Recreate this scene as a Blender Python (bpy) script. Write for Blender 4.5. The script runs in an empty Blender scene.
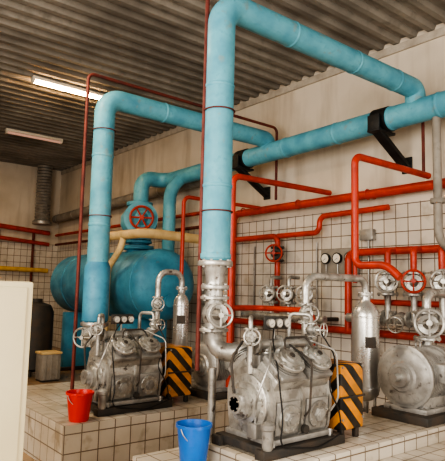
import bpy, bmesh, math, random
from mathutils import Vector, Matrix
random.seed(4)
V=Vector
# ------------------------------------------------------------------ materials
def newmat(name):
    m=bpy.data.materials.new(name); m.use_nodes=True
    nt=m.node_tree; b=nt.nodes['Principled BSDF']; return m,nt,b
def N(nt,t,**k):
    n=nt.nodes.new(t)
    for a,v in k.items(): setattr(n,a,v)
    return n
def math_(nt,op,a,b=None,c=None):
    n=N(nt,'ShaderNodeMath',operation=op)
    for i,x in enumerate((a,b,c)):
        if x is None: continue
        if isinstance(x,(int,float)): n.inputs[i].default_value=x
        else: nt.links.new(x,n.inputs[i])
    return n.outputs[0]
def mixc(nt,fac,c1,c2):
    n=N(nt,'ShaderNodeMix',data_type='RGBA')
    for i,x in ((0,fac),(6,c1),(7,c2)):
        if isinstance(x,(int,float)): n.inputs[i].default_value=x
        elif isinstance(x,(tuple,list)): n.inputs[i].default_value=(*x,1)
        else: nt.links.new(x,n.inputs[i])
    return n.outputs[2]
def noise(nt,scale,detail=4,vec=None,lo=.4,hi=.65):
    n=N(nt,'ShaderNodeTexNoise'); n.inputs['Scale'].default_value=scale; n.inputs['Detail'].default_value=detail
    if vec is None: vec=N(nt,'ShaderNodeNewGeometry').outputs['Position']
    nt.links.new(vec,n.inputs['Vector'])
    r=N(nt,'ShaderNodeMapRange'); r.inputs[1].default_value=lo; r.inputs[2].default_value=hi
    nt.links.new(n.outputs['Fac'],r.inputs[0]); return r.outputs[0]
def paint(name,c,dirt,rough=.4,metal=0,scale=6,amt=.6,bump=.15,rust=None,ramt=.8):
    m,nt,b=newmat(name)
    f=noise(nt,scale,6); f2=noise(nt,scale*6,3,lo=.5,hi=.75)
    f=math_(nt,'MULTIPLY',math_(nt,'MAXIMUM',f,math_(nt,'MULTIPLY',f2,.7)),amt)
    col=mixc(nt,f,c,dirt)
    if rust:
        f3=noise(nt,scale*2.3,8,lo=.62,hi=.70); col=mixc(nt,math_(nt,'MULTIPLY',f3,ramt),col,rust)
    nt.links.new(col,b.inputs['Base Color'])
    b.inputs['Metallic'].default_value=metal
    rr=math_(nt,'MULTIPLY_ADD',f,.3,rough); nt.links.new(rr,b.inputs['Roughness'])
    bp=N(nt,'ShaderNodeBump'); bp.inputs['Strength'].default_value=bump; bp.inputs['Distance'].default_value=.01
    nt.links.new(f2,bp.inputs['Height']); nt.links.new(bp.outputs[0],b.inputs['Normal'])
    return m
def tilemat(name,s,g,col,grout,col2=None,rough=.2,top=None,upper=None,varamt=.12,off=(0,0,0),stain=.5):
    m,nt,b=newmat(name)
    geo=N(nt,'ShaderNodeNewGeometry'); sp=N(nt,'ShaderNodeSeparateXYZ'); nt.links.new(geo.outputs['Position'],sp.inputs[0])
    sn=N(nt,'ShaderNodeSeparateXYZ'); nt.links.new(geo.outputs['Normal'],sn.inputs[0])
    line=None; cells=[]
    for i in range(3):
        q=math_(nt,'DIVIDE',math_(nt,'ADD',sp.outputs[i],50.0+off[i]),s)
        fr=math_(nt,'FRACT',q)
        l=math_(nt,'LESS_THAN',fr,g/s)
        gate=math_(nt,'LESS_THAN',math_(nt,'ABSOLUTE',sn.outputs[i]),.5)
        l=math_(nt,'MULTIPLY',l,gate)
        cells.append(math_(nt,'MULTIPLY',math_(nt,'FLOOR',q),gate))
        line=l if line is None else math_(nt,'MAXIMUM',line,l)
    cv=N(nt,'ShaderNodeCombineXYZ')
    for i in range(3): nt.links.new(cells[i],cv.inputs[i])
    wn=N(nt,'ShaderNodeTexWhiteNoise'); nt.links.new(cv.outputs[0],wn.inputs['Vector'])
    c2=col2 or tuple(x*.75 for x in col)
    base=mixc(nt,math_(nt,'MULTIPLY',wn.outputs['Value'],varamt*4),col,c2)
    st=math_(nt,'MULTIPLY',noise(nt,1.1,6),stain)
    base=mixc(nt,st,base,tuple(x*.58 for x in (col[0],col[1]*.92,col[2]*.8)))
    st=math_(nt,'MULTIPLY',noise(nt,5,8,lo=.55,hi=.72),stain)
    base=mixc(nt,st,base,tuple(x*.38 for x in (col[0],col[1]*.88,col[2]*.7)))
    c=mixc(nt,line,base,grout)
    r=math_(nt,'MULTIPLY_ADD',line,.5,rough)
    h=math_(nt,'SUBTRACT',1.0,line)
    if top is not None:
        up=math_(nt,'GREATER_THAN',sp.outputs[2],top)
        st1=noise(nt,.7,7,lo=.42,hi=.62); 
        mp=N(nt,'ShaderNodeMapping'); mp.inputs['Scale'].default_value=(2.5,2.5,.35); nt.links.new(geo.outputs['Position'],mp.inputs[0])
        st2=noise(nt,1.6,6,vec=mp.outputs[0],lo=.5,hi=.72)
        u=mixc(nt,math_(nt,'MULTIPLY',st1,.55),upper,tuple(x*k for x,k in zip(upper,(.62,.57,.50))))
        u=mixc(nt,math_(nt,'MULTIPLY',st2,.5),u,(upper[0]*.45,upper[1]*.38,upper[2]*.31))
        c=mixc(nt,up,c,u); r=math_(nt,'MAXIMUM',r,math_(nt,'MULTIPLY',up,.85))
        h=math_(nt,'MAXIMUM',h,up)
    nt.links.new(c,b.inputs['Base Color']); nt.links.new(r,b.inputs['Roughness'])
    bp=N(nt,'ShaderNodeBump'); bp.inputs['Strength'].default_value=.3; bp.inputs['Distance'].default_value=.004
    nt.links.new(h,bp.inputs['Height']); nt.links.new(bp.outputs[0],b.inputs['Normal'])
    return m
M_wall=tilemat('wall_tile_plaster',.17,.012,(.68,.63,.56),(.15,.11,.08),rough=.25,top=2.72,upper=(.66,.585,.49),stain=.4)
M_plinth=tilemat('plinth_tile',.16,.010,(.66,.60,.51),(.16,.12,.085),rough=.22,off=(0,0,.06),stain=.75)
M_floor=tilemat('floor_tile',.3,.008,(.38,.26,.16),(.12,.09,.06),rough=.25,stain=.6)
M_ceil=paint('ceiling_sheet',(.26,.235,.20),(.10,.085,.07),rough=.75,scale=1.2,amt=.7,bump=.05)
M_blue=paint('blue_paint',(.125,.375,.465),(.06,.235,.33),rough=.5,scale=4,amt=.75,bump=.2,rust=(.20,.27,.26),ramt=.6)
M_bluetank=paint('blue_tank_paint',(.07,.29,.43),(.03,.155,.26),rough=.45,scale=3,amt=.75,bump=.12,rust=(.11,.18,.20),ramt=.6)
M_red=paint('red_paint',(.48,.042,.02),(.20,.028,.018),rough=.35,scale=8,amt=.55)
M_dred=paint('oxide_paint',(.16,.03,.02),(.06,.02,.02),rough=.6,scale=9)
M_silver=paint('silver_paint',(.55,.54,.51),(.17,.15,.13),rough=.32,metal=.65,scale=8,amt=.75,bump=.05,rust=(.07,.05,.04),ramt=.85)
M_ves=paint('silver_vessel_paint',(.60,.59,.57),(.36,.34,.31),rough=.26,metal=.75,scale=5,amt=.5,bump=.01)
M_steel=paint('galvanised',(.42,.41,.39),(.2,.18,.16),rough=.4,metal=.7,scale=7)
M_grey=paint('grey_lagging',(.28,.255,.22),(.14,.12,.10),rough=.6,scale=4)
M_dark=paint('dark_iron',(.035,.033,.03),(.09,.06,.04),rough=.55,scale=8)
M_black=paint('black_steel',(.008,.008,.009),(.02,.018,.015),rough=.5)
M_cream=paint('cream_lagging',(.64,.48,.24),(.36,.25,.12),rough=.6,scale=5)
M_cab=paint('cream_enamel',(.78,.70,.48),(.60,.52,.34),rough=.35,scale=1.5,amt=.35,bump=.03)
M_yellow=paint('yellow_paint',(.70,.45,.07),(.4,.2,.05),rough=.4)
M_bred=paint('red_plastic',(.62,.03,.025),(.4,.02,.02),rough=.3,amt=.3,bump=.02)
M_bblue=paint('blue_plastic',(.02,.15,.55),(.02,.10,.36),rough=.3,amt=.3,bump=.02)
M_white=paint('white_plastic',(.70,.66,.58),(.5,.44,.36),rough=.4,amt=.3,bump=.02)
M_motor=paint('motor_grey',(.44,.43,.41),(.16,.145,.13),rough=.38,metal=.5,amt=.75,bump=.03,rust=(.08,.06,.05))
M_trim=paint('trim_paint',(.5,.45,.38),(.3,.25,.2),rough=.6)
def hazard():
    m,nt,b=newmat('hazard_stripes')
    geo=N(nt,'ShaderNodeNewGeometry'); sp=N(nt,'ShaderNodeSeparateXYZ'); nt.links.new(geo.outputs['Position'],sp.inputs[0])
    s=math_(nt,'ADD',math_(nt,'MULTIPLY',sp.outputs[0],1.0),math_(nt,'ADD',sp.outputs[1],sp.outputs[2]))
    fr=math_(nt,'FRACT',math_(nt,'DIVIDE',math_(nt,'ADD',s,20.0),.17))
    l=math_(nt,'GREATER_THAN',fr,.5)
    c=mixc(nt,l,(.74,.29,.03),(.012,.012,.012))
    c=mixc(nt,math_(nt,'MULTIPLY',noise(nt,9,6),.4),c,(.1,.07,.04))
    nt.links.new(c,b.inputs['Base Color']); b.inputs['Roughness'].default_value=.45
    return m
M_haz=hazard()
def emis(name,c,s):
    m,nt,b=newmat(name); b.inputs['Base Color'].default_value=(*c,1); b.inputs['Emission Color'].default_value=(*c,1); b.inputs['Emission Strength'].default_value=s; return m
M_lamp=emis('lamp_tube',(1,.62,.28),70)
M_lampoff=emis('lamp_tube_dim',(.8,.5,.4),.2)

# ------------------------------------------------------------------ builder
def frame(ax):
    ax=V(ax).normalized(); t=V((0,0,1)) if abs(ax.z)<.9 else V((1,0,0))
    a=ax.cross(t).normalized(); return ax,a,ax.cross(a).normalized()
def arcpath(pts,bend,n=7):
    pts=[V(p) for p in pts]; out=[pts[0]]
    for i in range(1,len(pts)-1):
        p=pts[i]; d0=(pts[i-1]-p); d1=(pts[i+1]-p)
        b=min(bend,d0.length*.49,d1.length*.49); d0.normalize(); d1.normalize()
        dot=max(-1,min(1,d0.dot(d1))); ang=math.acos(dot)
        if ang>3.1: out.append(p); continue
        s=p+d0*b; e=p+d1*b; bis=(d0+d1).normalized(); c=p+bis*(b/math.cos(ang/2))
        v0=s-c; v1=e-c; th=v0.angle(v1)
        if th<1e-4: out.append(p); continue
        for k in range(n+1):
            t=k/n; out.append(c+(v0*math.sin((1-t)*th)+v1*math.sin(t*th))/math.sin(th))
    out.append(pts[-1]); return out
class B:
    def __init__(s,name): s.name=name; s.bm=bmesh.new(); s.mats=[]
    def mi(s,m):
        if m not in s.mats: s.mats.append(m)
        return s.mats.index(m)
    def rings(s,rs,mat,cap=True,closed=False):
        mi=s.mi(mat); vs=[[s.bm.verts.new(p) for p in r] for r in rs]; n=len(vs[0])
        L=len(vs)
        for i in range(L if closed else L-1):
            A,Bb=vs[i],vs[(i+1)%L]
            for k in range(n):
                f=s.bm.faces.new((A[k],A[(k+1)%n],Bb[(k+1)%n],Bb[k])); f.material_index=mi; f.smooth=True
        if cap and not closed:
            for r in (vs[0],vs[-1]):
                f=s.bm.faces.new(r); f.material_index=mi
    def tube(s,pts,r,mat,bend=None,seg=16,n=7):
        P=arcpath(pts,r*2.2 if bend is None else bend,n)
        Q=[P[0]]
        for p in P[1:]:
            if (p-Q[-1]).length>1e-4: Q.append(p)
        P=Q; rs=[]; prev=None
        for i,p in enumerate(P):
            d=(P[min(i+1,len(P)-1)]-P[max(i-1,0)]).normalized()
            if prev is None: _,a,b=frame(d)
            else:
                a=(a-d*a.dot(d)).normalized(); b=d.cross(a).normalized()
            prev=d
            rs.append([p+(a*math.cos(2*math.pi*k/seg)+b*math.sin(2*math.pi*k/seg))*r for k in range(seg)])
        s.rings(rs,mat)
    def lathe(s,o,ax,prof,mat,seg=28,cap=True):
        ax,a,b=frame(ax); o=V(o)
        s.rings([[o+ax*t+(a*math.cos(2*math.pi*k/seg)+b*math.sin(2*math.pi*k/seg))*max(r,.001) for k in range(seg)] for t,r in prof],mat,cap)
    def cyl(s,p0,p1,r,mat,seg=16,r1=None):
        p0=V(p0);p1=V(p1); s.lathe(p0,p1-p0,[(0,r),((p1-p0).length,r if r1 is None else r1)],mat,seg)
    def torus(s,o,ax,R_,r,mat,seg=28,ms=8):
        ax,a,b=frame(ax); o=V(o); rs=[]
        for k in range(seg):
            t=2*math.pi*k/seg; d=a*math.cos(t)+b*math.sin(t)
            rs.append([o+d*(R_+r*math.cos(2*math.pi*j/ms))+ax*r*math.sin(2*math.pi*j/ms) for j in range(ms)])
        s.rings(rs,mat,closed=True)
    def box(s,c,sz,mat,bev=.008,rot=None):
        t=bmesh.new(); bmesh.ops.create_cube(t,size=1)
        for v in t.verts: v.co=V((v.co.x*sz[0],v.co.y*sz[1],v.co.z*sz[2]))
        if bev: bmesh.ops.bevel(t,geom=t.edges[:],offset=min(bev,min(sz)*.3),segments=2,affect='EDGES',profile=.5)
        Mx=Matrix.Translation(V(c))@((rot.to_4x4()) if rot else Matrix.Identity(4))
        mi=s.mi(mat); mp={}
        for v in t.verts: mp[v]=s.bm.verts.new(Mx@v.co)
        for f in t.faces:
            nf=s.bm.faces.new([mp[v] for v in f.verts]); nf.material_index=mi; nf.smooth=True
        t.free()
    def beam(s,p0,p1,w,h,mat,bev=.003):
        p0=V(p0);p1=V(p1); ax,a,b=frame(p1-p0)
        R3=Matrix((ax,a,b)).transposed(); s.box((p0+p1)/2,((p1-p0).length,w,h),mat,bev,R3)
    def flange(s,o,ax,r,th,mat,nb=8,br=.009):
        ax,a,b=frame(ax); o=V(o)
        s.lathe(o-ax*th/2,ax,[(0,r*.97),(th*.15,r),(th*.85,r),(th,r*.97)],mat,28)
        for k in range(nb):
            t=2*math.pi*(k+.5)/nb; p=o+(a*math.cos(t)+b*math.sin(t))*r*.83
            s.cyl(p-ax*(th/2+br*.9),p+ax*(th/2+br*.9),br,mat,6)
    def wheel(s,o,ax,R_,mat,sp=4):
        ax,a,b=frame(ax); o=V(o); s.torus(o,ax,R_,R_*.11,mat)
        for k in range(sp):
            t=2*math.pi*k/sp; s.cyl(o,o+(a*math.cos(t)+b*math.sin(t))*R_,R_*.08,mat,6)
        s.cyl(o-ax*R_*.15,o+ax*R_*.2,R_*.22,mat,10)
    def valve(s,o,ax,r,stem,mat,wm,L=None,R_=None,sl=None):
        ax=V(ax).normalized(); stem=V(stem).normalized(); o=V(o); L=L or r*3; sl=sl or r*3.4; R_=R_ or r*1.5
        s.lathe(o-ax*L/2,ax,[(0,r*.8),(L*.18,r*.85),(L*.35,r*1.25),(L*.5,r*1.4),(L*.65,r*1.25),(L*.82,r*.85),(L,r*.8)],mat,20)
        s.flange(o-ax*L/2,ax,r*1.55,r*.35,mat,6,r*.16); s.flange(o+ax*L/2,ax,r*1.55,r*.35,mat,6,r*.16)
        s.lathe(o,stem,[(0,r*.95),(r*1.3,r*.85),(r*1.35,r*1.15),(r*1.7,r*1.15),(r*1.75,r*.6),(r*2.4,r*.35),(sl,r*.2)],mat,16)
        if wm: s.wheel(o+stem*sl,stem,R_,wm)
    def gauge(s,o,ax,r,mat=None):
        s.lathe(o,ax,[(0,r*.9),(.03,r),(.04,r),(.04,r*.88)],mat or M_black,20,cap=True)
        ax=V(ax).normalized(); s.lathe(V(o)+ax*.041,ax,[(0,r*.80),(.001,r*.80)],M_white,20)
        _,a,b=frame(ax); s.beam(V(o)+ax*.045-a*r*.2,V(o)+ax*.045+(a+b).normalized()*r*.6,r*.07,.002,M_black,0)
    def done(s,ang=38,scale=None,piv=None):
        if scale:
            piv=V(piv)
            for v in s.bm.verts: v.co=piv+(v.co-piv)*scale
        bmesh.ops.recalc_face_normals(s.bm,faces=s.bm.faces[:])
        me=bpy.data.meshes.new(s.name); s.bm.to_mesh(me); s.bm.free()
        for m in s.mats: me.materials.append(m)
        try:
            for p in me.polygons: p.use_smooth=True
            me.set_sharp_from_angle(angle=math.radians(ang))
        except Exception: pass
        o=bpy.data.objects.new(s.name,me); bpy.context.collection.objects.link(o)
        c=sum((V(x) for x in o.bound_box),V())/8
        me.transform(Matrix.Translation(-c)); o.location=c
        return o

# ------------------------------------------------------------------ room
XL,XR,Y0,Y1,ZC=-2.2,5.9,-3.0,14.5,4.8
def slab(name,lo,hi,mat):
    b=B(name); lo=V(lo);hi=V(hi); b.box((lo+hi)/2,tuple(hi-lo),mat,0); return b.done()
slab('floor',(XL-.2,Y0-.2,-.15),(XR+.2,Y1+.2,0),M_floor)
slab('wall_right',(XR,Y0-.2,0),(XR+.2,Y1+.2,ZC+.2),M_wall)
slab('wall_back',(XL-.2,Y1,0),(XR,Y1+.2,ZC+.2),M_wall)
def holed(name,plane,u0,u1,w0,w1,z0,z1,mat):
    b=B(name)
    def bx(a0,a1,c0,c1):
        if c1-c0<.01: return
        if plane=='x': b.box((XL-.1,(a0+a1)/2,(c0+c1)/2),(.2,a1-a0,c1-c0),mat,0)
        else: b.box(((a0+a1)/2,Y0-.1,(c0+c1)/2),(a1-a0,.2,c1-c0),mat,0)
    bx(u0,w0,0,ZC+.2); bx(w1,u1,0,ZC+.2); bx(w0,w1,0,z0); bx(w0,w1,z1,ZC+.2)
    return b.done()
holed('wall_left','x',Y0,Y1,-2,4.5,1.1,4.2,M_wall)  # opening made up to let the side fill light in
holed('wall_front','y',XL-.2,XR,0.2,4.2,.0,3.8,M_wall)  # opening made up to let the front fill light in
b=B('added_window_1')  # unseen window frame, added as a source for the side fill light
for y in (-1.96,-.37,1.25,2.87,4.46): b.box((XL-.1,y,2.65),(.06,.06,3.04),M_trim)
for z in (1.15,2.65,4.15): b.box((XL-.1,1.25,z),(.06,6.44,.06),M_trim)
b.done()
b=B('added_door_1')  # unseen door frame, added as a source for the front fill light
for x in (.25,4.15): b.box((x,Y0-.1,1.88),(.06,.16,3.74),M_trim)
b.box((2.2,Y0-.1,3.75),(3.84,.16,.06),M_trim); b.done()
bm=bmesh.new(); prof=[]; per=.24; y=Y0
while y<Y1:
    for dy,dz in ((0,0),(.07,0),(.10,-.06),(.17,-.06),(.20,0)): prof.append((y+dy,ZC+dz+.03))
    y+=per
prof=[(min(p[0],Y1),p[1]) for p in prof]; prof.append((Y1,ZC+.03))
va=[bm.verts.new((XL,p[0],p[1])) for p in prof]; vb=[bm.verts.new((XR,p[0],p[1])) for p in prof]
for i in range(len(prof)-1):
    if prof[i+1][0]-prof[i][0]>1e-5: bm.faces.new((va[i],va[i+1],vb[i+1],vb[i]))
me=bpy.data.meshes.new('ceiling'); bm.to_mesh(me); bm.free(); me.materials.append(M_ceil)
o=bpy.data.objects.new('ceiling',me); bpy.context.collection.objects.link(o)
slab('ceiling_slab',(XL-.2,Y0-.2,ZC+.06),(XR+.2,Y1+.2,ZC+.2),M_ceil)
b=B('trim_1'); b.box((XR-.02,(Y0+Y1)/2,ZC-.09),(.03,Y1-Y0-.1,.1),M_trim,0); b.done()

slab('tiled_plinth',(2.0,4.55,0),(4.45,6.6,.42),M_plinth)
slab('tiled_plinth.001',(2.06,1.8,0),(5.2,3.5,.42),M_plinth)
b=B('machine_pad'); b.box((3.72,2.765,.48),(2.6,.67,.12),M_plinth,.008); b.done()

# ------------------------------------------------------------------ blue pipes
def band(b,p,ax,r,m=M_blue,w=.03): b.lathe(V(p)-V(ax).normalized()*w/2,ax,[(0,r),(w*.2,r*1.04),(w*.8,r*1.04),(w,r)],m,24)
RX2,RY2,RX1,RY1=2.6,3.3,2.8,5.7; XP=5.4
ZX1=3.80; ZX2=3.90
def zw(y): return 3.69-.0155*y
b=B('blue_suction_pipe')
b.tube([(RX1,RY1,1.23),(RX1,RY1,ZX1),(XP,RY1,ZX1),(XP,RY1,zw(RY1)+.05)],.12,M_blue,bend=.2,seg=28,n=10)
b.lathe((RX1,RY1,1.2),(0,0,1),[(0,.12),(.03,.145),(.62,.145),(.68,.122)],M_bluetank,28)
for z in (2.3,3.1): band(b,(RX1,RY1,z),(0,0,1),.121)
for x in (3.6,4.5): band(b,(x,RY1,ZX1),(1,0,0),.121)
b.done()
b=B('blue_suction_pipe.001')
b.tube([(RX2,RY2,1.83),(RX2,RY2,ZX2),(XP,RY2,ZX2),(XP,RY2,zw(RY2)+.08)],.113,M_blue,bend=.2,seg=28,n=10)
b.lathe((RX2,RY2,1.82),(0,0,1),[(0,.10),(.02,.12),(.05,.12),(.06,.113)],M_blue,28)
for z in (2.4,3.2): band(b,(RX2,RY2,z),(0,0,1),.114)
for x in (3.4,4.3,5.0): band(b,(x,RY2,ZX2),(1,0,0),.114)
b.done()
b=B('blue_header_pipe')
b.tube([(XP,.4,zw(.4)),(XP,8.4,zw(8.4)),(4.9,8.4,zw(8.4)),(4.9,8.4,3.12)],.135,M_blue,bend=.28,seg=28,n=10)
b.tube([(XP,7.85,zw(7.85)),(5.15,7.85,3.3),(5.15,7.85,2.2)],.11,M_blue,bend=.2,seg=24)
for y in (2.2,3.0,3.6,4.4,5.3,6.2,7.0): band(b,(XP,y,zw(y)),(0,1,0),.137,w=.04)
b.done()
for nm,y in (('pipe_bracket',3.72),('pipe_bracket.001',6.2)):
    b=B(nm); Z=zw(y)
    b.box((5.36,y,Z-.155),(.34,.16,.03),M_black); b.beam((5.24,y,Z-.13),(5.88,y,Z-.50),.12,.05,M_black)
    b.box((5.885,y,Z-.46),(.02,.14,.2),M_black)
    b.lathe((XP,y-.10,Z),(0,1,0),[(0,.139),(.002,.15),(.198,.15),(.2,.139)],M_black,28)
    b.beam((5.21,y,Z-.15),(5.21,y,Z+.03),.16,.02,M_black); b.done()
b=B('oxide_red_conduit')
b.tube([(2.50,3.36,1.0),(2.50,3.36,4.02),(5.65,3.36,4.0),(5.65,3.36,2.95)],.018,M_dred,bend=.08,seg=10)
b.tube([(2.50,3.36,3.95),(2.50,3.36,4.76)],.018,M_dred,seg=10)
for z in (2.2,3.0): b.torus((2.6,3.3,z),(0,0,1),.122,.006,M_dred,24,6)
b.done()
b=B('oxide_red_conduit.001')
b.tube([(2.60,5.76,.43),(2.60,5.76,4.06),(5.65,5.76,4.04),(5.65,5.76,2.95)],.02,M_dred,bend=.08,seg=10)
for z in (2.4,3.4): b.torus((2.8,5.7,z),(0,0,1),.13,.006,M_dred,24,6)
b.done()

# ------------------------------------------------------------------ tank
b=B('refrigerant_tank')
tx,tz,tr=4.85,1.66,.58; T0=7.25
b.lathe((tx,T0,tz),(0,1,0),[(0,.02),(.012,.2),(.04,.36),(.09,.47),(.16,.545),(.24,.575),(.30,tr),(3.5,tr),(3.6,.54),(3.7,.4),(3.76,.02)],M_bluetank,56)
for y in (T0+.30,8.9,10.2): b.lathe((tx,y,tz),(0,1,0),[(0,tr),(.005,tr+.008),(.025,tr+.008),(.03,tr)],M_bluetank,56)
for y in (8.1,10.3):
    b.box((tx,y,.55),(.9,.16,1.1),M_bluetank,.02); b.box((tx,y,.03),(1.1,.3,.06),M_dark)
b.lathe((tx+.03,8.4,2.15),(0,0,1),[(0,.2),(.1,.2),(.12,.28),(.18,.28),(.2,.16),(.25,.16)],M_bluetank,28)
b.flange((tx+.03,8.4,2.40),(0,0,1),.24,.05,M_bluetank,10,.015)
b.lathe((tx-.05,T0+.06,tz-.25),(0,-1,0),[(0,.06),(.08,.06),(.081,.10),(.11,.10)],M_bluetank,20)
b.done()
b=B('large_stop_valve')
b.lathe((4.88,8.4,2.44),(0,0,1),[(0,.23),(.05,.23),(.06,.17),(.12,.26),(.25,.32),(.40,.32),(.52,.24),(.58,.16),(.6,.23),(.66,.23)],M_blue,32)
sd=V((-.42,-.9,0)).normalized(); vo=V((4.88,8.4,2.78))
b.lathe(vo+sd*.1,sd,[(0,.24),(.2,.24),(.2,.29),(.26,.29),(.27,.12),(.34,.06),(.38,.03)],M_blue,24)
b.wheel(vo+sd*.46,sd,.19,M_red,6); b.done()
b=B('cream_insulated_pipe')
b.tube([(4.10,8.1,.05),(4.10,8.1,2.42),(4.10,6.9,2.40),(4.4,6.9,2.40),(5.3,6.9,2.38),(5.3,6.9,2.1),(5.75,6.9,2.0)],.072,M_cream,bend=.16,seg=18)
b.tube([(4.10,7.5,2.40),(4.06,7.5,2.2),(4.06,7.9,1.9),(4.06,7.9,.05)],.05,M_cream,bend=.12,seg=16)
b.done()
b=B('grey_lagged_pipe')
b.tube([(5.70,7.2,3.55),(5.70,14.2,3.38)],.11,M_grey,seg=20)
for y in (8,9,10,11,12,13,14): band(b,(5.70,y,3.55-(y-7.2)*.0243),(0,1,0),.112,M_steel,.04)
b.done()
b=B('ventilation_duct')
pr=[]; z=0
while z<1.5: pr+= [(z,.18),(z+.04,.2)]; z+=.08
b.lathe((5.3,14.15,3.27),(0,0,1),pr,M_steel,24); b.cyl((5.3,14.15,3.2),(5.3,14.15,3.28),.24,M_steel,24); b.done()

# ------------------------------------------------------------------ red pipes
b=B('red_wall_pipe')
WX=5.75
b.tube([(WX,.6,2.87),(WX,6.85,2.84),(WX,6.85,.9),(WX-.0,6.85,.3)],.058,M_red,seg=16,bend=.14)
b.tube([(WX,7.1,2.95),(WX,14.25,2.95)],.035,M_red,seg=10); b.tube([(WX,7.1,2.7),(WX,14.25,2.7)],.03,M_dred,seg=10)
b.tube([(WX,6.85,2.42),(WX,5.81,2.42),(WX,5.81,1.12)],.042,M_red,seg=14,bend=.1)
b.tube([(WX,5.81,2.42),(WX,5.0,2.42),(WX,5.0,2.64),(WX,3.9,2.66)],.038,M_red,seg=12,bend=.1)
b.tube([(WX,3.0,1.12),(WX,7.2,1.12)],.045,M_red,seg=12)
b.tube([(WX,.6,2.42),(WX,3.0,2.42)],.035,M_red,seg=10)
for y in (1.5,3.0,4.2,5.4,6.6):
    b.box((5.84,y,2.84),(.12,.04,.06),M_red); b.torus((WX,y,2.855),(0,1,0),.063,.009,M_red,16,6)
b.done()
b=B('red_loop_pipe')
b.tube([(WX,3.36,2.97),(4.39,3.36,2.97),(4.39,3.36,1.87),(4.39,3.0,1.87),(4.39,2.86,1.75)],.037,M_red,seg=14,bend=.09)
b.tube([(4.39,3.36,1.95),(4.39,3.36,1.7)],.022,M_red,seg=10); b.done()
b=B('red_loop_pipe.001')
b.tube([(WX,4.82,2.95),(4.03,4.82,2.93),(4.03,4.82,.43)],.036,M_red,seg=14,bend=.1)
b.tube([(4.03,4.82,1.4),(4.5,4.82,1.4),(4.5,4.0,1.4),(4.5,4.0,0.02)],.032,M_red,seg=12,bend=.1); b.done()
b=B('red_loop_pipe.002')
b.tube([(WX,6.2,2.88),(4.3,6.2,2.88),(4.3,6.2,.43)],.028,M_red,seg=12,bend=.1); b.done()
b=B('green_vertical_pipe')
b.tube([(XP,3.05,zw(3.05)-.12),(XP,3.05,2.2),(5.6,3.05,2.1)],.045,M_grey,seg=14); b.flange((XP,3.05,2.6),(0,0,1),.08,.05,M_grey,6); b.done()
b=B('wall_stop_valve')
b.valve((WX,5.81,2.15),(0,0,1),.065,(-1,-.6,0),M_dark,M_red,R_=.12); b.done()
b=B('wall_valve_manifold')
for i,y in enumerate((3.12,3.46,3.8)):
    b.valve((5.58,y,1.72),(0,0,1),.08,(-1,-.6,.1),M_silver,M_silver if i!=1 else M_red,R_=.12,L=.24)
    b.tube([(5.58,y,1.82),(5.58,y,2.12),(5.75,y,2.12)],.036,M_red,bend=.06,seg=12)
    b.tube([(5.58,y,1.62),(5.58,y,1.3)],.036,M_silver,seg=12)
    b.valve((5.56,y+.15,1.32),(0,1,0),.06,(-1,-.2,-.3),M_silver,M_silver,R_=.09,L=.2)
b.tube([(5.6,2.3,1.30),(5.6,4.4,1.30)],.055,M_silver,seg=14); b.tube([(5.74,2.3,2.12),(5.74,4.5,2.12),(5.74,4.5,1.12)],.046,M_red,seg=14,bend=.1)
b.tube([(5.66,2.3,1.5),(5.66,4.2,1.5),(5.66,4.2,.6)],.034,M_red,seg=12,bend=.08)
for y in (2.5,4.25): b.box((5.75,y,1.30),(.28,.05,.05),M_dark)
b.done()
b=B('gauge_panel')
b.box((5.83,4.72,2.02),(.03,.62,.34),M_grey,.006)
for dy in (-.2,0,.2): b.gauge((5.81,4.72+dy,2.06),(-1,0,0),.075); b.cyl((5.80,4.72+dy,1.98),(5.80,4.72+dy,1.75),.009,M_steel,8)
for dy in (-.28,.28): b.cyl((5.84,4.72+dy,2.15),(5.90,4.72+dy,2.15),.012,M_steel,8); b.cyl((5.84,4.72+dy,1.9),(5.90,4.72+dy,1.9),.012,M_steel,8)
b.done()
b=B('wall_valve_manifold.001')
for i,y in enumerate((5.0,5.35,5.7)):
    b.valve((5.52,y,1.55),(0,0,1),.07,(-1,-.6,.1),M_silver,M_silver,R_=.105)
    b.tube([(5.52,y,1.65),(5.52,y,1.80),(5.72,y,1.80)],.028,M_silver,bend=.06,seg=12)
    b.tube([(5.52,y,1.45),(5.52,y,1.25)],.03,M_silver,seg=12)
b.tube([(5.52,4.7,1.25),(5.52,6.3,1.25)],.05,M_silver,seg=14)
for y in (4.8,6.1): b.box((5.72,y,1.25),(.34,.05,.05),M_dark)
b.done()
b=B('angle_valve')
b.valve((5.06,3.0,1.30),(0,0,1),.085,(-1,-.7,.15),M_silver,M_silver,R_=.13)
b.tube([(5.06,3.0,1.2),(5.06,3.0,.42)],.05,M_silver,seg=14); b.tube([(5.06,3.0,1.4),(5.06,3.0,1.62),(5.45,3.0,1.62)],.045,M_silver,seg=14,bend=.1); b.done()
b=B('electrical_conduit')
for y in (4.28,5.15,6.45): b.tube([(5.87,y,.3),(5.87,y,2.3)],.012,M_steel,seg=8)
b.box((5.85,4.28,2.35),(.08,.2,.14),M_steel); b.done()

# ------------------------------------------------------------------ back wall pipes
b=B('back_wall_pipework')
YB=14.36
b.tube([(1.5,YB,3.3),(5.6,YB,3.0)],.06,M_red,seg=10); b.tube([(1.5,YB,3.0),(5.6,YB,2.7)],.05,M_red,seg=10)
b.tube([(1.5,YB,2.05),(5.6,YB,2.0)],.06,M_yellow,seg=10)
for x in (4.3,5.2): b.tube([(x,YB+.06,3.0),(x,YB+.06,.4)],.035,M_dred,seg=8)
b.done()

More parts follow.
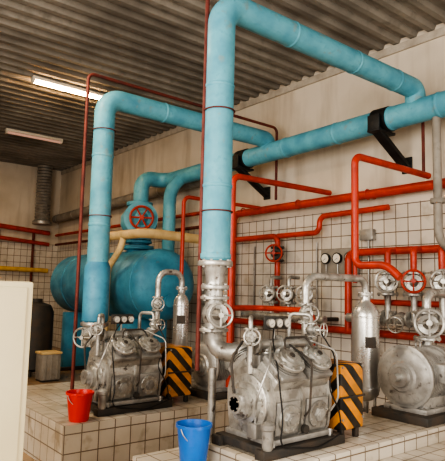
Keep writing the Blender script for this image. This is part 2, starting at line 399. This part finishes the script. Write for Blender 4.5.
# ------------------------------------------------------------------ compressors
def rotX(d):
    d=V(d).normalized(); x=V((1,0,0)); y=d.cross(x); return Matrix((x,y,d)).transposed()
def compressor(idx,cx,cy,z0,rx,ry,sc,gx0,gy0,gl,gh,mx,my,ms):
    sfx='' if idx==0 else '.%03d'%idx
    S=M_silver
    pv=(cx,cy,z0)
    def W(x,y,z): return (cx+(x)*sc,cy+y*sc,z0+z*sc)
    b=B('refrigeration_compressor'+sfx)
    for dy in (-.24,.24): b.box((cx,cy+dy,z0+.035),(.86,.10,.07),M_dark)
    for dx in (-.36,.36): b.box((cx+dx,cy,z0+.05),(.08,.56,.06),M_dark)
    for dx in (-.3,.3):
        for dy in (-.24,.24): b.cyl((cx+dx,cy+dy,z0+.07),(cx+dx,cy+dy,z0+.12),.016,S,6)
    cz=z0+.35
    half=[(.0,-.25),(.17,-.25),(.21,-.20),(.235,-.05),(.235,.05),(.19,.17),(.08,.22)]
    sec=half+[(-y,z) for y,z in reversed(half[1:])]
    b.rings([[V((cx+x,cy+y*k,cz+z*k)) for y,z in sec] for x,k in ((-.31,.93),(-.30,1),(.30,1),(.31,.93))],S)
    b.box((cx,cy,z0+.095),(.66,.50,.04),M_motor,.006)
    for dx in (-.30,.0,.30):
        b.rings([[V((cx+dx+x,cy+y*k,cz+z*k)) for y,z in sec] for x,k in ((-.014,1),(-.013,1.07),(.013,1.07),(.014,1))],S)
    b.flange((cx-.325,cy,cz-.01),(1,0,0),.205,.03,S,12,.012)
    b.lathe((cx-.34,cy,cz-.01),(-1,0,0),[(0,.15),(.03,.15),(.031,.11),(.07,.11),(.071,.07),(.12,.07)],S,24)
    b.box((cx-.41,cy,cz-.01),(.07,.13,.13),M_motor,.01)
    b.flange((cx-.45,cy,cz-.01),(1,0,0),.055,.02,S,6,.007)
    b.box((cx-.36,cy-.12,z0+.17),(.08,.10,.10),M_motor,.01)
    b.flange((cx+.325,cy,cz),(1,0,0),.18,.03,S,10,.011); b.lathe((cx+.33,cy,cz),(1,0,0),[(0,.12),(.03,.11),(.031,.06),(.06,.06)],S,24)
    for dx in (-.155,.155):
        for sg in (-1,1):
            d=V((0,sg*.985,-.12)).normalized(); p=V((cx+dx,cy,cz-.07))+d*.232; Rm=rotX(d)
            b.box(p,(.235,.235,.03),M_motor,.012,Rm); b.flange(p+d*.025,d,.10,.022,S,8,.0105)
            b.lathe(p+d*.035,d,[(0,.055),(.02,.05),(.021,.03),(.03,.03)],M_motor,6)
    for sg in (-1,1):
        d=V((0,sg*math.sin(math.radians(38)),math.cos(math.radians(38)))); Rm=rotX(d); o0=V((cx,cy,cz))
        b.box(o0+d*.21,(.58,.23,.17),S,.02,Rm)
        for dx in (-.15,.15):
            o=o0+V((dx,0,0))
            b.box(o+d*.315,(.25,.25,.05),M_motor,.014,Rm)
            for k in range(3): b.lathe(o+d*(.338+k*.016),d,[(0,.10),(.002,.112),(.007,.112),(.009,.10)],M_motor,24)
            b.flange(o+d*.395,d,.122,.024,S,8,.012)
            b.lathe(o+d*.405,d,[(0,.085),(.02,.08),(.022,.045),(.035,.045)],S,20)
            b.lathe(o+d*.43,d,[(0,.022),(.02,.022)],M_dark,6)
    b.box((cx,cy,cz+.27),(.52,.10,.12),M_motor,.012)
    b.tube([(cx-.27,cy,cz+.40),(cx+.29,cy,cz+.40)],.04,S,seg=18)
    for dx in (-.27,-.02,.29): b.flange((cx+dx,cy,cz+.40),(1,0,0),.066,.026,S,6,.008)
    for dx in (-.14,.12): b.cyl((cx+dx,cy,cz+.3),(cx+dx,cy,cz+.40),.035,S); b.flange((cx+dx,cy,cz+.34),(0,0,1),.06,.02,S,4,.008)
    b.tube([(cx-.36,cy-.12,z0+.22),(cx-.36,cy-.12,z0+.3),(cx-.42,cy-.20,z0+.42),(cx-.34,cy-.24,cz+.30),(cx-.2,cy-.1,cz+.42)],.008,M_steel,seg=8,bend=.05)
    b.tube([(cx-.42,cy+.05,cz+.05),(cx-.43,cy+.08,cz+.3),(cx-.3,cy+.1,cz+.42)],.010,M_dark,seg=8,bend=.06)
    b.tube([(cx+.0,cy-.26,cz-.1),(cx+.0,cy-.31,cz-.05),(cx+.0,cy-.33,cz+.3),(cx+.0,cy-.1,cz+.40)],.008,M_dark,seg=8,bend=.05)
    b.tube([(cx+.28,cy-.26,cz-.1),(cx+.31,cy-.32,cz+.0),(cx+.31,cy-.3,cz+.36),(cx+.2,cy-.05,cz+.44)],.008,M_steel,seg=8,bend=.05)
    b.tube([(cx-.15,cy-.2,cz+.38),(cx-.12,cy-.16,cz+.46),(cx+.12,cy-.16,cz+.46),(cx+.15,cy-.2,cz+.38)],.009,M_dark,seg=8,bend=.04)
    # loose electric cables
    b.tube([(cx-.05,cy+.02,cz+.52),(cx-.2,cy-.12,cz+.44),(cx-.3,cy-.28,cz+.25),(cx-.26,cy-.30,cz-.1),(cx-.3,cy-.30,z0+.08),(cx+.1,cy-.31,z0+.02),(cx+.4,cy-.28,z0+.08)],.006,M_black,seg=6,bend=.08)
    b.tube([(cx+.32,cy-.12,cz+.50),(cx+.36,cy-.26,cz+.3),(cx+.2,cy-.31,cz+.1),(cx+.34,cy-.31,cz-.1),(cx+.38,cy-.29,z0+.08)],.006,M_black,seg=6,bend=.08)
    b.valve((cx-.33,cy-.02,cz+.47),(0,0,1),.034,(-.6,-.8,0),S,S,R_=.058)
    b.cyl((cx-.33,cy-.02,cz+.2),(cx-.33,cy-.02,cz+.42),.022,S); b.tube([(cx-.33,cy-.02,cz+.52),(cx-.33,cy-.02,cz+.6),(cx-.22,cy+.1,cz+.6),(cx-.22,cy+.12,cz+.4)],.018,S,seg=10,bend=.05)
    b.valve((cx+.32,cy-.03,cz+.50),(0,0,1),.034,(.2,-1,0),S,S,R_=.058)
    b.tube([(cx+.32,cy-.03,cz+.45),(cx+.32,cy-.03,cz+.40),(cx+.2,cy,cz+.40)],.022,S,seg=10,bend=.03); b.tube([(cx+.32,cy-.03,cz+.55),(cx+.32,cy-.03,cz+.62),(cx+.25,cy+.15,cz+.62),(cx+.25,cy+.15,cz+.36)],.018,S,seg=10,bend=.05)
    b.lathe((cx-.38,cy-.27,z0+.07),(0,0,1),[(0,.03),(.02,.04),(.13,.04),(.14,.05),(.17,.05),(.19,.02)],M_motor,18)
    b.lathe((cx,cy-.25,z0+.16),(0,-1,0),[(0,.032),(.03,.032),(.03,.022)],M_dark,16)
    gx=cx-.05; b.cyl((gx,cy+.02,cz+.38),(gx,cy+.02,cz+.56),.010,M_steel)
    b.box((gx,cy+.0,cz+.56),(.26,.018,.10),M_dark)
    for k in (-1,0,1): b.gauge((gx+k*.083,cy-.005,cz+.56),(0,-1,0),.034,M_steel)
    b.done(scale=sc,piv=pv)
    b=B('suction_stop_valve'+sfx)
    if idx==0:
        zt=1.82; zb=1.14
        b.lathe((rx,ry,zt),(0,0,-1),[(0,.105),(.03,.105),(.1,.075),(.16,.07)],S,28)
        b.flange((rx,ry,zt-.02),(0,0,1),.135,.04,S,10,.011)
        b.tube([(rx,ry,zt-.1),(rx,ry,zb),W(-.1,.14,.66)],.068,S,seg=20,bend=.12)
        b.flange((rx,ry,1.62),(0,0,1),.11,.035,S,8,.011)
        b.valve((rx,ry,1.42),(0,0,1),.072,(-.45,-.9,0),S,S,R_=.085,L=.24)
    else:
        zt=1.21
        b.flange((rx,ry,zt-.02),(0,0,1),.155,.04,S,10,.011)
        b.tube([(rx,ry,zt-.02),(rx,ry,1.0),(rx-.03,ry-.3,.98),W(0,.14,.66)],.08,S,seg=20,bend=.12)
        b.valve((rx,ry,1.06),(0,0,1),.08,(-.8,-.6,0),S,S,R_=.10,L=.2)
    b.tube([(rx,ry,1.02),(rx,ry,.42)],.03,S,seg=12); b.box((rx,ry,.43),(.14,.14,.02),S)
    b.done()
    b=B('belt_guard'+sfx)
    b.box((gx0+gl/2,gy0+.28,z0+.07+gh/2),(gl,.56,gh),M_haz,.02)
    for dx in (.05,gl-.05):
        for dy in (.04,.4): b.box((gx0+dx,gy0+dy,z0+.05),(.04,.04,.1),M_dark)
    b.box((gx0+gl/2,gy0-.004,z0+.07+gh*.5),(gl+.02,.008,.015),M_dark,0)
    for dx in (.02,gl-.02):
        for dz in (.08,gh-.02): b.cyl((gx0+dx,gy0-.008,z0+.07+dz),(gx0+dx,gy0+.01,z0+.07+dz),.009,M_steel,6)
    b.done()
    b=B('electric_motor'+sfx); mz=z0+.40
    X0=mx
    pf=[(0,.13),(.02,.15),(.021,.23),(.05,.27),(.08,.27),(.081,.24)]
    t=.1
    while t<.48: pf+=[(t,.242),(t+.004,.262),(t+.014,.262),(t+.018,.242)]; t+=.03
    pf+=[(.52,.24),(.521,.275),(.62,.275),(.64,.25),(.66,.22),(.661,.1)]
    b.lathe((X0,my,mz),(1,0,0),pf,M_motor,36)
    b.flange((X0+.065,my,mz),(1,0,0),.30,.03,M_motor,8,.014)
    b.box((X0+.3,my,z0+.1),(.5,.46,.05),M_motor); 
    for dy in (-.15,.15): b.box((X0+.3,my+dy,z0+.16),(.4,.06,.14),M_motor)
    b.box((X0+.3,my,z0+.04),(.7,.6,.08),M_dark)
    b.box((X0+.3,my-.27,mz+.05),(.2,.12,.17),M_motor,.01); b.box((X0+.3,my-.335,mz+.05),(.21,.012,.18),M_motor,.003)
    b.torus((X0+.3,my,mz+.29),(0,1,0),.04,.01,M_motor,16,6)
    b.lathe((X0,my,mz),(-1,0,0),[(0,.10),(.03,.09),(.031,.035),(.12,.035)],M_steel,18)
    b.done(scale=ms,piv=(X0,my,z0))
compressor(0,2.84,2.83,.54,RX2,RY2,.92,3.23,2.60,.27,.47,4.20,2.74,.90)
compressor(1,2.79,4.97,.42,RX1,RY1,.95,3.21,4.80,.30,.50,3.75,4.98,.85)

def separator(nm,xu,xs,y,ztop,zb,r,st,dz):
    b=B(nm); S=M_silver; st=V(st)
    b.lathe((xs,y,zb),(0,0,1),[(0,.03),(.02,r*.6),(.06,r*.92),(.11,r),(ztop-zb-.16,r),(ztop-zb-.1,r*.93),(ztop-zb-.05,r*.7),(ztop-zb-.02,r*.4),(ztop-zb,.045),(ztop-zb+.04,.045)],M_ves,40)
    for zz in (zb+.12,ztop-.17): b.lathe((xs,y,zz),(0,0,1),[(0,r),(.003,r+.004),(.015,r+.004),(.018,r)],M_ves,40)
    b.tube([st,(st.x+.1,st.y,st.z+.05),(xu-.05,y-.08,1.16),(xu,y,1.25),(xu,y,ztop+dz),(xs,y,ztop+dz),(xs,y,ztop)],.034,S,seg=16,bend=.13)
    b.valve((xu,y,1.42),(0,0,1),.042,(-.5,-.86,0),S,S,R_=.07,L=.15)
    b.flange((xs,y,ztop+.05),(0,0,1),.07,.03,S,6)
    for k in range(3):
        t=k*2.094+.5; px=xs+math.cos(t)*r*.8; py=y+math.sin(t)*r*.8
        b.cyl((px,py,.42),(px,py,zb+.08),.014,S,8)
    dd=V((-.55,-.83,0)).normalized(); b.box(V((xs,y,(ztop+zb)/2+.08))+dd*(r+.002),(.1,.01,.10),M_dark,0,Matrix.Rotation(math.radians(-33),3,'Z'))
    b.cyl((xs,y,zb-.1),(xs,y,zb+.02),.02,S); b.tube([(xs,y,zb-.08),(xs-.2,y,zb-.1),(xs-.25,y,.44)],.013,M_steel,seg=8,bend=.04)
    b.done()
separator('oil_separator',3.55,4.39,3.24,1.54,.60,.130,(3.09,2.83,1.22),.20)
separator('oil_separator.001',3.52,3.86,5.55,1.56,.75,.095,(3.05,4.97,1.13),.24)

# ------------------------------------------------------------------ buckets
def bucket(nm,x,y,z,mat,r=.13,h=.27):
    b=B(nm)
    b.lathe((x,y,z),(0,0,1),[(.004,.0),(0,r*.7),(.01,r*.74),(h*.6,r*.88),(h-.02,r*.97),(h-.02,r*1.05),(h,r*1.05),(h,r*.97),(h*.6,r*.85),(.02,r*.7),(.015,.0)],mat,36,cap=False)
    pts=[V((x+math.cos(t)*r*1.03,y-.02-math.sin(t)*.05,z+h-.02-math.sin(t)*r*.9)) for t in [math.pi*k/10 for k in range(11)]]
    b.tube(pts,.004,M_steel,bend=.01,seg=6); b.done()
bucket('plastic_bucket',2.19,4.68,.42,M_bred,.118,.25)
bucket('plastic_bucket.001',2.28,3.08,.42,M_bblue,.118,.28)

# ------------------------------------------------------------------ cabinet etc.
b=B('electrical_cabinet')
b.box((.69,3.27,.83),(.84,.5,1.58),M_cab,.015); b.box((.69,3.015,.85),(.76,.02,1.48),M_cab,.006)
b.box((.37,2.995,.9),(.03,.03,.14),M_black); b.box((.69,3.27,.03),(.76,.44,.06),M_dark,0); b.done()
b=B('storage_tank')
b.lathe((3.72,10.0,.08),(0,0,1),[(0,.25),(.05,.33),(1.05,.33),(1.17,.27),(1.22,.12),(1.28,.12)],M_dark,32)
for t in (0,2.1,4.2): b.cyl((3.72+.24*math.cos(t),10.0+.24*math.sin(t),0),(3.72+.24*math.cos(t),10.0+.24*math.sin(t),.15),.04,M_dark)
b.done()
b=B('storage_crate')
b.box((3.72,9.25,.24),(.34,.3,.44),M_grey,.03); b.box((3.72,9.25,.47),(.36,.32,.04),M_cream,.01)
for dx in (-.1,.0,.1): b.box((3.72+dx,9.095,.24),(.03,.012,.38),M_grey,.003)
b.box((3.72,9.25,.01),(.3,.26,.02),M_dark,0); b.done()
# ------------------------------------------------------------------ lamps
def lamp(nm,x0,x1,y,on):
    b=B(nm); L=x1-x0; m=M_lamp if on else M_lampoff
    b.box(((x0+x1)/2,y,ZC-.065),(L,.12,.05),M_white); 
    for dy in (-.03,.03): b.cyl((x0+.04,y+dy,ZC-.115),(x1-.04,y+dy,ZC-.115),.016,m,12)
    for x in (x0+.02,x1-.02): b.box((x,y,ZC-.11),(.03,.1,.06),M_white)
    b.done()
lamp('fluorescent_lamp',2.75,3.95,8.1,True); lamp('fluorescent_lamp.001',3.35,4.55,11.25,False)

# ------------------------------------------------------------------ lights
def area(nm,loc,rot,sx,sy,e,c):
    l=bpy.data.lights.new(nm,'AREA'); l.shape='RECTANGLE'; l.size=sx; l.size_y=sy; l.energy=e; l.color=c
    o=bpy.data.objects.new(nm,l); o.location=loc; o.rotation_euler=rot; bpy.context.collection.objects.link(o)
area('added_window_fill',(XL-.25,1.25,2.65),(0,math.radians(-90),0),3.1,6.5,520,(1,.93,.82))  # fill light added outside the made-up window, lights the room from the left
area('added_door_fill',(2.2,Y0-.25,1.95),(math.radians(90),0,0),4.0,3.6,190,(1,.92,.80))  # fill light added outside the made-up door, lights faces turned to the front
area('ceiling_fill_light',(1.2,5.5,ZC-.1),(0,0,0),1.2,.3,100,(1,.80,.55))  # unseen fill lights added under the ceiling, no lamp fixtures at these spots
area('ceiling_fill_light.001',(2.5,11.5,ZC-.15),(0,0,0),1.2,.3,60,(1,.78,.52))
w=bpy.data.worlds.new('world'); bpy.context.scene.world=w; w.use_nodes=True
w.node_tree.nodes['Background'].inputs[0].default_value=(.8,.85,1,1); w.node_tree.nodes['Background'].inputs[1].default_value=.6

# ------------------------------------------------------------------ camera
f=548.0; th=math.radians(6.2); ro=math.radians(1.4); a=math.radians(38.9)
Fh=V((math.sin(a),math.cos(a),0)); R0=V((math.cos(a),-math.sin(a),0))
f3=Fh*math.cos(th)+V((0,0,math.sin(th))); u0=R0.cross(f3)
up=u0*math.cos(ro)-R0*math.sin(ro); rt=R0*math.cos(ro)+u0*math.sin(ro)
cam=bpy.data.cameras.new('camera'); co=bpy.data.objects.new('camera',cam); bpy.context.collection.objects.link(co)
co.matrix_world=Matrix.Translation((0,0,1.6))@Matrix((rt,up,-f3)).transposed().to_4x4()
cam.sensor_fit='HORIZONTAL'; cam.sensor_width=36; cam.lens=36*f/445
bpy.context.scene.camera=co
bpy.context.scene.view_settings.view_transform='AgX'
bpy.context.scene.view_settings.look='AgX - High Contrast'
bpy.context.scene.view_settings.exposure=.15
